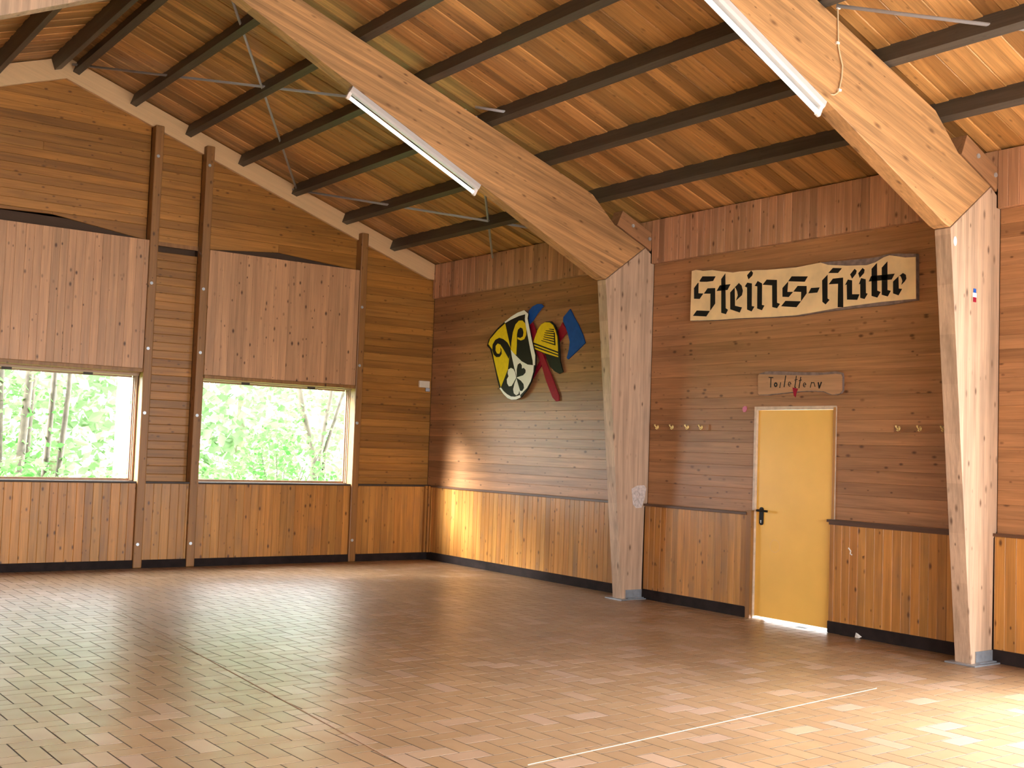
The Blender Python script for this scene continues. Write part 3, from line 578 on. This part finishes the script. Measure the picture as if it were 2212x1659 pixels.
SH_BLACK = [[[-1.9323,2.8083],[-1.8604,2.8841],[-1.7708,2.9317],[-1.6818,2.954],[-1.5946,2.9332],[-1.5387,2.8759],[-1.5356,2.807],[-1.5693,2.745],[-1.6308,2.7078],[-1.7042,2.7088],[-1.7458,2.7453],[-1.7348,2.8056],[-1.7115,2.8281],[-1.7217,2.7806],[-1.6945,2.7477],[-1.6426,2.7544],[-1.6062,2.7949],[-1.6069,2.855],[-1.6494,2.8829],[-1.7091,2.8668],[-1.7786,2.8034],[-1.8402,2.7408],[-1.9046,2.6744],[-1.9393,2.7615]],[[-2.0859,2.4366],[-2.08,2.5371],[-2.0976,2.5949],[-2.1454,2.6139],[-2.1819,2.5833],[-2.1843,2.5416],[-2.2255,2.5484],[-2.2642,2.5221],[-2.2633,2.4891],[-2.2169,2.4575]],[[-2.0864,2.4282],[-2.1722,2.3924],[-2.2301,2.3494],[-2.244,2.2994],[-2.2074,2.2629],[-2.1655,2.268],[-2.1343,2.3269]]]
HE_OUT = [[-2.3693,2.8493],[-2.4054,2.9298],[-2.4612,3.0169],[-2.5247,3.0783],[-2.6099,3.0986],[-2.7152,3.0937],[-2.7893,3.0441],[-2.8384,2.9684],[-2.8761,2.8617],[-2.8953,2.7406],[-2.9084,2.6121],[-2.9728,2.4742],[-2.904,2.4543],[-2.8124,2.4878],[-2.7185,2.5475],[-2.6115,2.706],[-2.3803,2.7745]]
HE_YELLOW = [[-2.3754,2.8614],[-2.4058,2.9215],[-2.4549,3.009],[-2.5184,3.0705],[-2.597,3.0922],[-2.6896,3.0833],[-2.7568,3.0447],[-2.8057,2.9785],[-2.8418,2.9039],[-2.8615,2.7743],[-2.8743,2.6536],[-2.7634,2.6787],[-2.6177,2.7138],[-2.4142,2.7728],[-2.3784,2.8076]]
HE_BLACK = [[[-2.3714,2.8591],[-2.8747,2.7192],[-2.8756,2.7015],[-2.3725,2.8393]],[[-2.379,2.8199],[-2.8766,2.6839],[-2.8773,2.6694],[-2.38,2.8026]],[[-2.7769,2.9602],[-2.7981,2.9508],[-2.8192,2.7966],[-2.7928,2.8085]],[[-2.6872,3.0063],[-2.7788,2.998],[-2.7796,2.9834],[-2.6876,2.9982]],[[-2.6157,2.9906],[-2.7801,2.9737],[-2.7809,2.9591],[-2.6162,2.9824]],[[-2.5972,2.9673],[-2.788,2.9466],[-2.7888,2.932],[-2.5977,2.9591]],[[-2.5853,2.9436],[-2.7923,2.9141],[-2.7931,2.8995],[-2.5857,2.9354]],[[-2.58,2.9194],[-2.7979,2.8815],[-2.7987,2.867],[-2.5804,2.9112]],[[-2.568,2.8956],[-2.8035,2.849],[-2.8043,2.8344],[-2.5685,2.8874]],[[-2.5358,2.877],[-2.8081,2.8125],[-2.8088,2.798],[-2.5362,2.8688]]]
AX1_HANDLE = [[-2.2668,3.0808],[-2.3267,3.1099],[-2.3787,3.0319],[-2.4566,2.8459],[-2.6014,2.6344],[-2.7437,2.4268],[-2.891,2.1988],[-2.8943,2.135],[-2.8435,2.1278],[-2.77,2.1769],[-2.628,2.3898],[-2.539,2.5636],[-2.3926,2.7834],[-2.3161,2.9365]]
AX1_BLADE = [[-2.2412,3.2615],[-2.3139,3.3099],[-2.4078,3.3312],[-2.4889,3.3245],[-2.5307,3.2924],[-2.4789,3.2636],[-2.4014,3.2035],[-2.337,3.142],[-2.2645,3.0931],[-2.2314,3.1913]]
AX2_HANDLE = [[-2.8979,3.0717],[-2.9992,2.953],[-2.8339,2.8265],[-2.5705,2.6287],[-2.3543,2.4151],[-2.3755,2.5215],[-2.49,2.6403],[-2.7649,2.911]]
AX2_BLADE = [[-3.0343,3.2229],[-3.1079,3.1282],[-3.2067,3.0105],[-3.2858,2.8955],[-3.3329,2.8028],[-3.1846,2.7125],[-3.0273,2.6249],[-3.0013,2.6419],[-3.0342,2.7358],[-3.0481,2.8303],[-3.0121,2.9199],[-2.9565,3.0193],[-2.9085,3.0866],[-2.9124,3.1345],[-2.9736,3.178]]
# ================================================================== carved name sign
def flat(poly,x,t):
    mb=MB(); mb.prism([(x,y,z) for y,z in poly],(-t,0,0)); return mb
sg=thing('name_sign','pale live-edge wooden name board with big black blackletter writing above the door','sign',(0,-6.4,2.9))
under(flat(HUT_OUT,-.002,.042).build('bark_edge',M['bark']),sg)
under(flat(HUT_FACE,-.0442,.006).build('board',M['signface']),sg)
mb=MB()
for p in HUT_LETTERS: mb.prism([(-.0503,y,z) for y,z in p],(-.0015,0,0))
under(mb.build('lettering',M['black']),sg)
ts=thing('toilet_sign','small wooden plank with burnt handwriting just above the yellow door','sign',(0,-6.5,2.14))
under(flat(WC_OUT,-.001,.026).build('bark_edge',M['bark']),ts)
under(flat(WC_FACE,-.0272,.003).build('board',M['wcface']),ts)
mb=MB()
for pts,w in WC_STROKES:
    for (ya,za),(yb,zb) in zip(pts,pts[1:]):
        d=Vector((0,yb-ya,zb-za)); l=d.length
        if l<1e-6: continue
        d/=l; n=Vector((0,-d.z,d.y))*w*.5; A=Vector((-.0303,ya,za))-d*w*.25; B=Vector((-.0303,yb,zb))+d*w*.25
        mb.prism([A+n,B+n,B-n,A-n],(-.0006-random.random()*.0004,0,0))
under(mb.build('lettering',M['black']),ts)
tag(flat(WC_RED,-.0315,.004).build('balloon_scrap',M['red']),'red burst balloon scrap hanging from the lower edge of the small toilet plank','scrap')
tag(flat(PINK,-.0005,.012).build('balloon_scrap',M['pink']),'pink balloon scrap pinned to the wall left of the door top','scrap')

# ================================================================== coat of arms with helmet and axes
sh=thing('coat_of_arms','painted quartered shield in yellow, black and white on the side wall','shield',(0,-1.9,2.1))
under(flat(SH_OUT,-.0446,.015).build('backing_board',M['black']),sh)
for nm,polys,mt,x in (('white_border',SH_WHITE_TRIM,'white',-.0598),('yellow_field',SH_YELLOW,'yellow',-.0598),('white_field',SH_WHITE,'white',-.0598),('black_charge',SH_BLACK,'black',-.0622)):
    mb=MB()
    for p in polys: mb.prism([(x,y,z) for y,z in p],(-.002 if nm!='black_charge' else -.0012,0,0))
    under(mb.build(nm,M[mt]),sh)
bs=MB(); bs.box(-.0432,-.001,-1.75,-1.65,2.6,2.7); under(bs.build('spacer',M['black']),sh)
he=thing('painted_helmet','flat painted yellow fire helmet with black neck guard, overlapping the crossed axes','helmet',(0,-2.6,2.5))
under(flat(HE_OUT,-.0275,.012).build('neck_guard',M['black']),he)
under(flat(HE_YELLOW,-.0397,.003).build('shell',M['yellow']),he)
mb=MB()
for p in HE_BLACK: mb.prism([(-.0428,y,z) for y,z in p],(-.001,0,0))
under(mb.build('stripes',M['black']),he)
a1=thing('painted_axe','flat wooden axe with blue blade at the shield top and red handle pointing down right','axe',(0,-2.6,2.1),'crossed axes behind the shield')
under(flat(AX1_HANDLE,-.0135,.0125).build('handle',M['red']),a1); under(flat(AX1_BLADE,-.0135,.0135).build('blade',M['blue']),a1)
a2=thing('painted_axe','flat wooden axe with big blue blade at the right of the helmet','axe',(0,-3.0,2.1),'crossed axes behind the shield')
under(flat(AX2_HANDLE,-.0008,.0118).build('handle',M['red']),a2); under(flat(AX2_BLADE,-.0008,.0125).build('blade',M['blue']),a2)

# ================================================================== coat hook rails
def hook_rail(ya,yb,hooks,label):
    t=thing('coat_rail',label,'coat rack',(0,(ya+yb)/2,1.83),'coat hook rails on the side wall')
    mb=MB(); mb.box(-.018,-.0005,min(ya,yb),max(ya,yb),1.80,1.862); under(bevel(mb.build('rail_board',M['clad_y']),.003),t)
    for y in hooks:
        mb=MB(); mb.prism([(-.0185,y+.013*math.cos(a),1.832+.02*math.sin(a)) for a in [math.pi*k/5 for k in range(10)]],(-.004,0,0))
        mb.tube([(-.02,y,1.835),(-.045,y,1.828),(-.06,y,1.838),(-.066,y,1.856)],[.006,.006,.006,.009],8); mb.tube([(-.02,y,1.824),(-.035,y,1.808),(-.045,y,1.81),(-.048,y,1.82)],[.005,.005,.005,.008],8)
        under(mb.build('hook',M['brass'],smooth=True),t)
hook_rail(-4.50,-5.34,(-4.598,-4.823,-5.048,-5.246),'brown rail with four brass hooks left of the yellow door')
hook_rail(-7.53,-8.33,(-7.585,-7.793,-8.016),'brown rail with brass hooks right of the yellow door')

# ================================================================== small things
jb=thing('junction_box','cream plastic box high on the gable wall near the corner','box',(-.13,0,2.40))
mb=MB(); mb.box(-.212,-.045,-.035,-.0005,2.352,2.445); under(bevel(mb.build('housing',M['plastic']),.006),jb)
mb=MB(); mb.box(-.10,-.035,-.03,-.001,2.30,2.350); under(bevel(mb.build('cable_gland',M['rod']),.008),jb)
mb=MB(); pts=[(-.24,1.165),(-.16,1.20),(-.06,1.205),(-.03,1.17),(-.05,1.06),(-.09,.965),(-.17,.96),(-.215,1.0)]
mb.prism([(x,-4.4535,z) for x,z in pts],(0,-.002,0)); mb.tube([(-.2,-4.457,1.02),(-.12,-4.459,1.10),(-.16,-4.458,1.15)],.006,6); mb.tube([(-.1,-4.458,.99),(-.15,-4.458,1.06),(-.2,-4.457,1.12)],.005,6)
tag(mb.build('tape_remnant',M['foil']),'torn whitish tape stuck on the first post just above the ledge height','tape')
st=thing('sticker','small red, white and blue figure sticker high on the right post','sticker',(-.35,-8.49,2.86))
for nm,m,z0,z1,w in (('blue_part','blue',2.885,2.918,.018),('white_part','white',2.85,2.885,.026),('red_part','red',2.812,2.85,.020)):
    mb=MB(); mb.box(-.352-w,-.352+w,-8.489,-8.4868,z0,z1); under(mb.build(nm,M[m]),st)
mb=MB(); mb.prism([(-.63+.022*math.cos(a),-8.4868,3.255+.038*math.sin(a)) for a in [math.pi*k/6 for k in range(12)]],(0,-.006,0))
tag(mb.build('paper_scrap',M['paper']),'white paper scrap stuck near the top of the right post','scrap')
mb=MB(); mb.add([(-.02,-7.16,.002),(-.06,-7.20,.002),(-.075,-7.25,.003),(-.045,-7.27,.02),(-.055,-7.205,.045)],[(0,1,4),(1,2,4),(2,3,4),(3,0,4),(0,3,2,1)])
tag(mb.build('paper_scrap',M['paper']),'crumpled white paper scrap lying on the floor at the baseboard right of the door','scrap')
mb=MB(); mb.tube([(-.0415,-7.10,.77),(-.0415,-7.125,.745),(-.0415,-7.12,.72),(-.0415,-7.14,.712)],.006,6)
tag(mb.build('chalk_mark',M['paper']),'white hook-shaped smear on the wainscot right of the yellow door','mark')

# ================================================================== trees and shrubs outside
def leaf_mat(name,c,c2):
    m=bpy.data.materials.new(name); m.use_nodes=True; nt=m.node_tree; L=nt.links.new; nt.nodes.clear()
    o=N(nt,'ShaderNodeOutputMaterial'); mx=N(nt,'ShaderNodeMixShader'); d=N(nt,'ShaderNodeBsdfDiffuse'); t=N(nt,'ShaderNodeBsdfTranslucent')
    g=N(nt,'ShaderNodeNewGeometry'); r=N(nt,'ShaderNodeMix',data_type='RGBA'); r.inputs[6].default_value=(*c,1); r.inputs[7].default_value=(*c2,1); L(g.outputs['Random Per Island'],r.inputs[0])
    L(r.outputs[2],d.inputs[0]); L(r.outputs[2],t.inputs[0]); mx.inputs[0].default_value=.5
    L(d.outputs[0],mx.inputs[1]); L(t.outputs[0],mx.inputs[2]); L(mx.outputs[0],o.inputs[0]); return m
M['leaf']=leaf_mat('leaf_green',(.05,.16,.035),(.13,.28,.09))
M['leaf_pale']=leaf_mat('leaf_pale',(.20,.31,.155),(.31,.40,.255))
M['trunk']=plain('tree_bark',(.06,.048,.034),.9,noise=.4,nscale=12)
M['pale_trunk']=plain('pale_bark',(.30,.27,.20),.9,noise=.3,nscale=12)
def leaves(mb,pts,size):
    for p in pts:
        a=Vector((random.gauss(0,1),random.gauss(0,1),random.gauss(0,.6))).normalized(); u=Vector((random.gauss(0,1),random.gauss(0,1),random.gauss(0,1)+.8))
        b=a.cross(u).normalized(); c=a.cross(b)*.25; s=size*random.uniform(.6,1.3)
        p=Vector(p); mb.add([p-a*s*.5,p+b*s*.32+c*s*.2,p+a*s*.5,p-b*s*.32+c*s*.2],[(0,1,2,3)])
def blob(n,c,r):
    out=[]
    while len(out)<n:
        q=Vector((random.uniform(-1,1),random.uniform(-1,1),random.uniform(-1,1)))
        if q.length<1 and q.length>random.random()*.8: out.append((c[0]+q.x*r[0],c[1]+q.y*r[1],c[2]+q.z*r[2]))
    return out
def tree(name,label,base,stems,ivy,crown,leafsize,mat,cat='tree',group=None):
    t=thing(name,label,cat,(base[0],base[1],-.12),group)
    for s in stems:
        mb=MB(); pts=[(base[0]+p[0],base[1]+p[1],p[2]) for p in s[0]]; mb.tube(pts,s[1],8); under(mb.build('trunk',M['trunk'],smooth=True),t)
    mb=MB()
    for n,c,r in crown: leaves(mb,blob(n,(base[0]+c[0],base[1]+c[1],c[2]),r),leafsize)
    for s in stems:
        for k in range(ivy):
            f=random.random()*(len(s[0])-1); i=int(f); q=Vector(s[0][i]).lerp(Vector(s[0][min(i+1,len(s[0])-1)]),f-i)
            leaves(mb,[(base[0]+q.x+random.gauss(0,.09),base[1]+q.y+random.gauss(0,.09),q.z)],leafsize)
    under(mb.build('foliage',mat),t); return t
st=lambda x,y,lean,r: ([(x,y,-.15),(x+lean*.3,y,1.0),(x+lean*.7,y,2.2),(x+lean*1.2,y+.1,4.2)],[r*1.25,r,r*.9,r*.7])
tree('ivy_tree','tree with several pale stems and ivy leaves, left in the left window',(-4.35,4.4),
     [st(-.62,0,.15,.05),st(-.42,.2,.22,.045),st(-.22,.1,-.10,.06),st(-.05,-.1,.16,.065),st(.12,.2,.10,.05),st(.42,.3,.14,.05),st(.55,.1,.20,.045)],110,[(500,(0,.6,4.6),(1.6,1.2,1.2)),(60,(-.3,0,1.9),(.5,.4,.6))],.11,M['leaf'],'tree','trees seen through the gable windows')
tree('slender_tree','tree with dark leaning stems at the top right of the second window',(.25,4.6),
     [([(.35,0,-.15),(.30,0,1.3),(.05,0,2.1),(-.25,0,3.4)],[.08,.07,.06,.05]),([(.40,.1,-.15),(.45,.1,1.4),(.62,.1,2.4),(.75,.1,3.6)],[.05,.045,.04,.03]),([(.5,.1,-.15),(.55,.1,1.4),(.85,.1,2.4),(1.1,.1,3.6)],[.04,.035,.03,.02])],50,[(260,(.1,.2,3.6),(1.2,.9,.9)),(140,(-.1,.0,2.3),(.6,.4,.5))],.10,M['leaf'],'tree','trees seen through the gable windows')
def bush(label,c,r,n,size,mat):
    t=thing('leafy_shrub',label,'shrub',(c[0],c[1],-.12),'shrubs seen through the gable windows')
    mb=MB()
    for k in range(7):
        a=random.uniform(0,6.28); mb.tube([(c[0],c[1],-.13),(c[0]+.3*r[0]*math.cos(a),c[1]+.3*r[1]*math.sin(a),c[2]*.6),(c[0]+.7*r[0]*math.cos(a),c[1]+.7*r[1]*math.sin(a),c[2]+r[2]*.5)],[.018,.012,.006],6)
    under(mb.build('stems',M['trunk']),t)
    mb=MB(); leaves(mb,blob(n,c,r),size); under(mb.build('foliage',mat),t)
bush('low broad-leaved shrub below the ivy stems in the left window',(-4.6,3.6,.45),(1.1,.6,.75),1100,.14,M['leaf'])
bush('low shrub at the right foot of the left window',(-3.05,3.4,.45),(.9,.6,.72),900,.12,M['leaf'])
bush('round shrub filling the lower middle of the second window',(-.35,4.0,.85),(1.0,.6,.98),1500,.11,M['leaf'])
bush('low shrub at the lower left of the second window',(-1.75,3.3,.45),(.8,.5,.75),800,.11,M['leaf'])
bush('low shrub at the lower right of the second window',(.9,3.8,.45),(.8,.5,.7),700,.11,M['leaf'])
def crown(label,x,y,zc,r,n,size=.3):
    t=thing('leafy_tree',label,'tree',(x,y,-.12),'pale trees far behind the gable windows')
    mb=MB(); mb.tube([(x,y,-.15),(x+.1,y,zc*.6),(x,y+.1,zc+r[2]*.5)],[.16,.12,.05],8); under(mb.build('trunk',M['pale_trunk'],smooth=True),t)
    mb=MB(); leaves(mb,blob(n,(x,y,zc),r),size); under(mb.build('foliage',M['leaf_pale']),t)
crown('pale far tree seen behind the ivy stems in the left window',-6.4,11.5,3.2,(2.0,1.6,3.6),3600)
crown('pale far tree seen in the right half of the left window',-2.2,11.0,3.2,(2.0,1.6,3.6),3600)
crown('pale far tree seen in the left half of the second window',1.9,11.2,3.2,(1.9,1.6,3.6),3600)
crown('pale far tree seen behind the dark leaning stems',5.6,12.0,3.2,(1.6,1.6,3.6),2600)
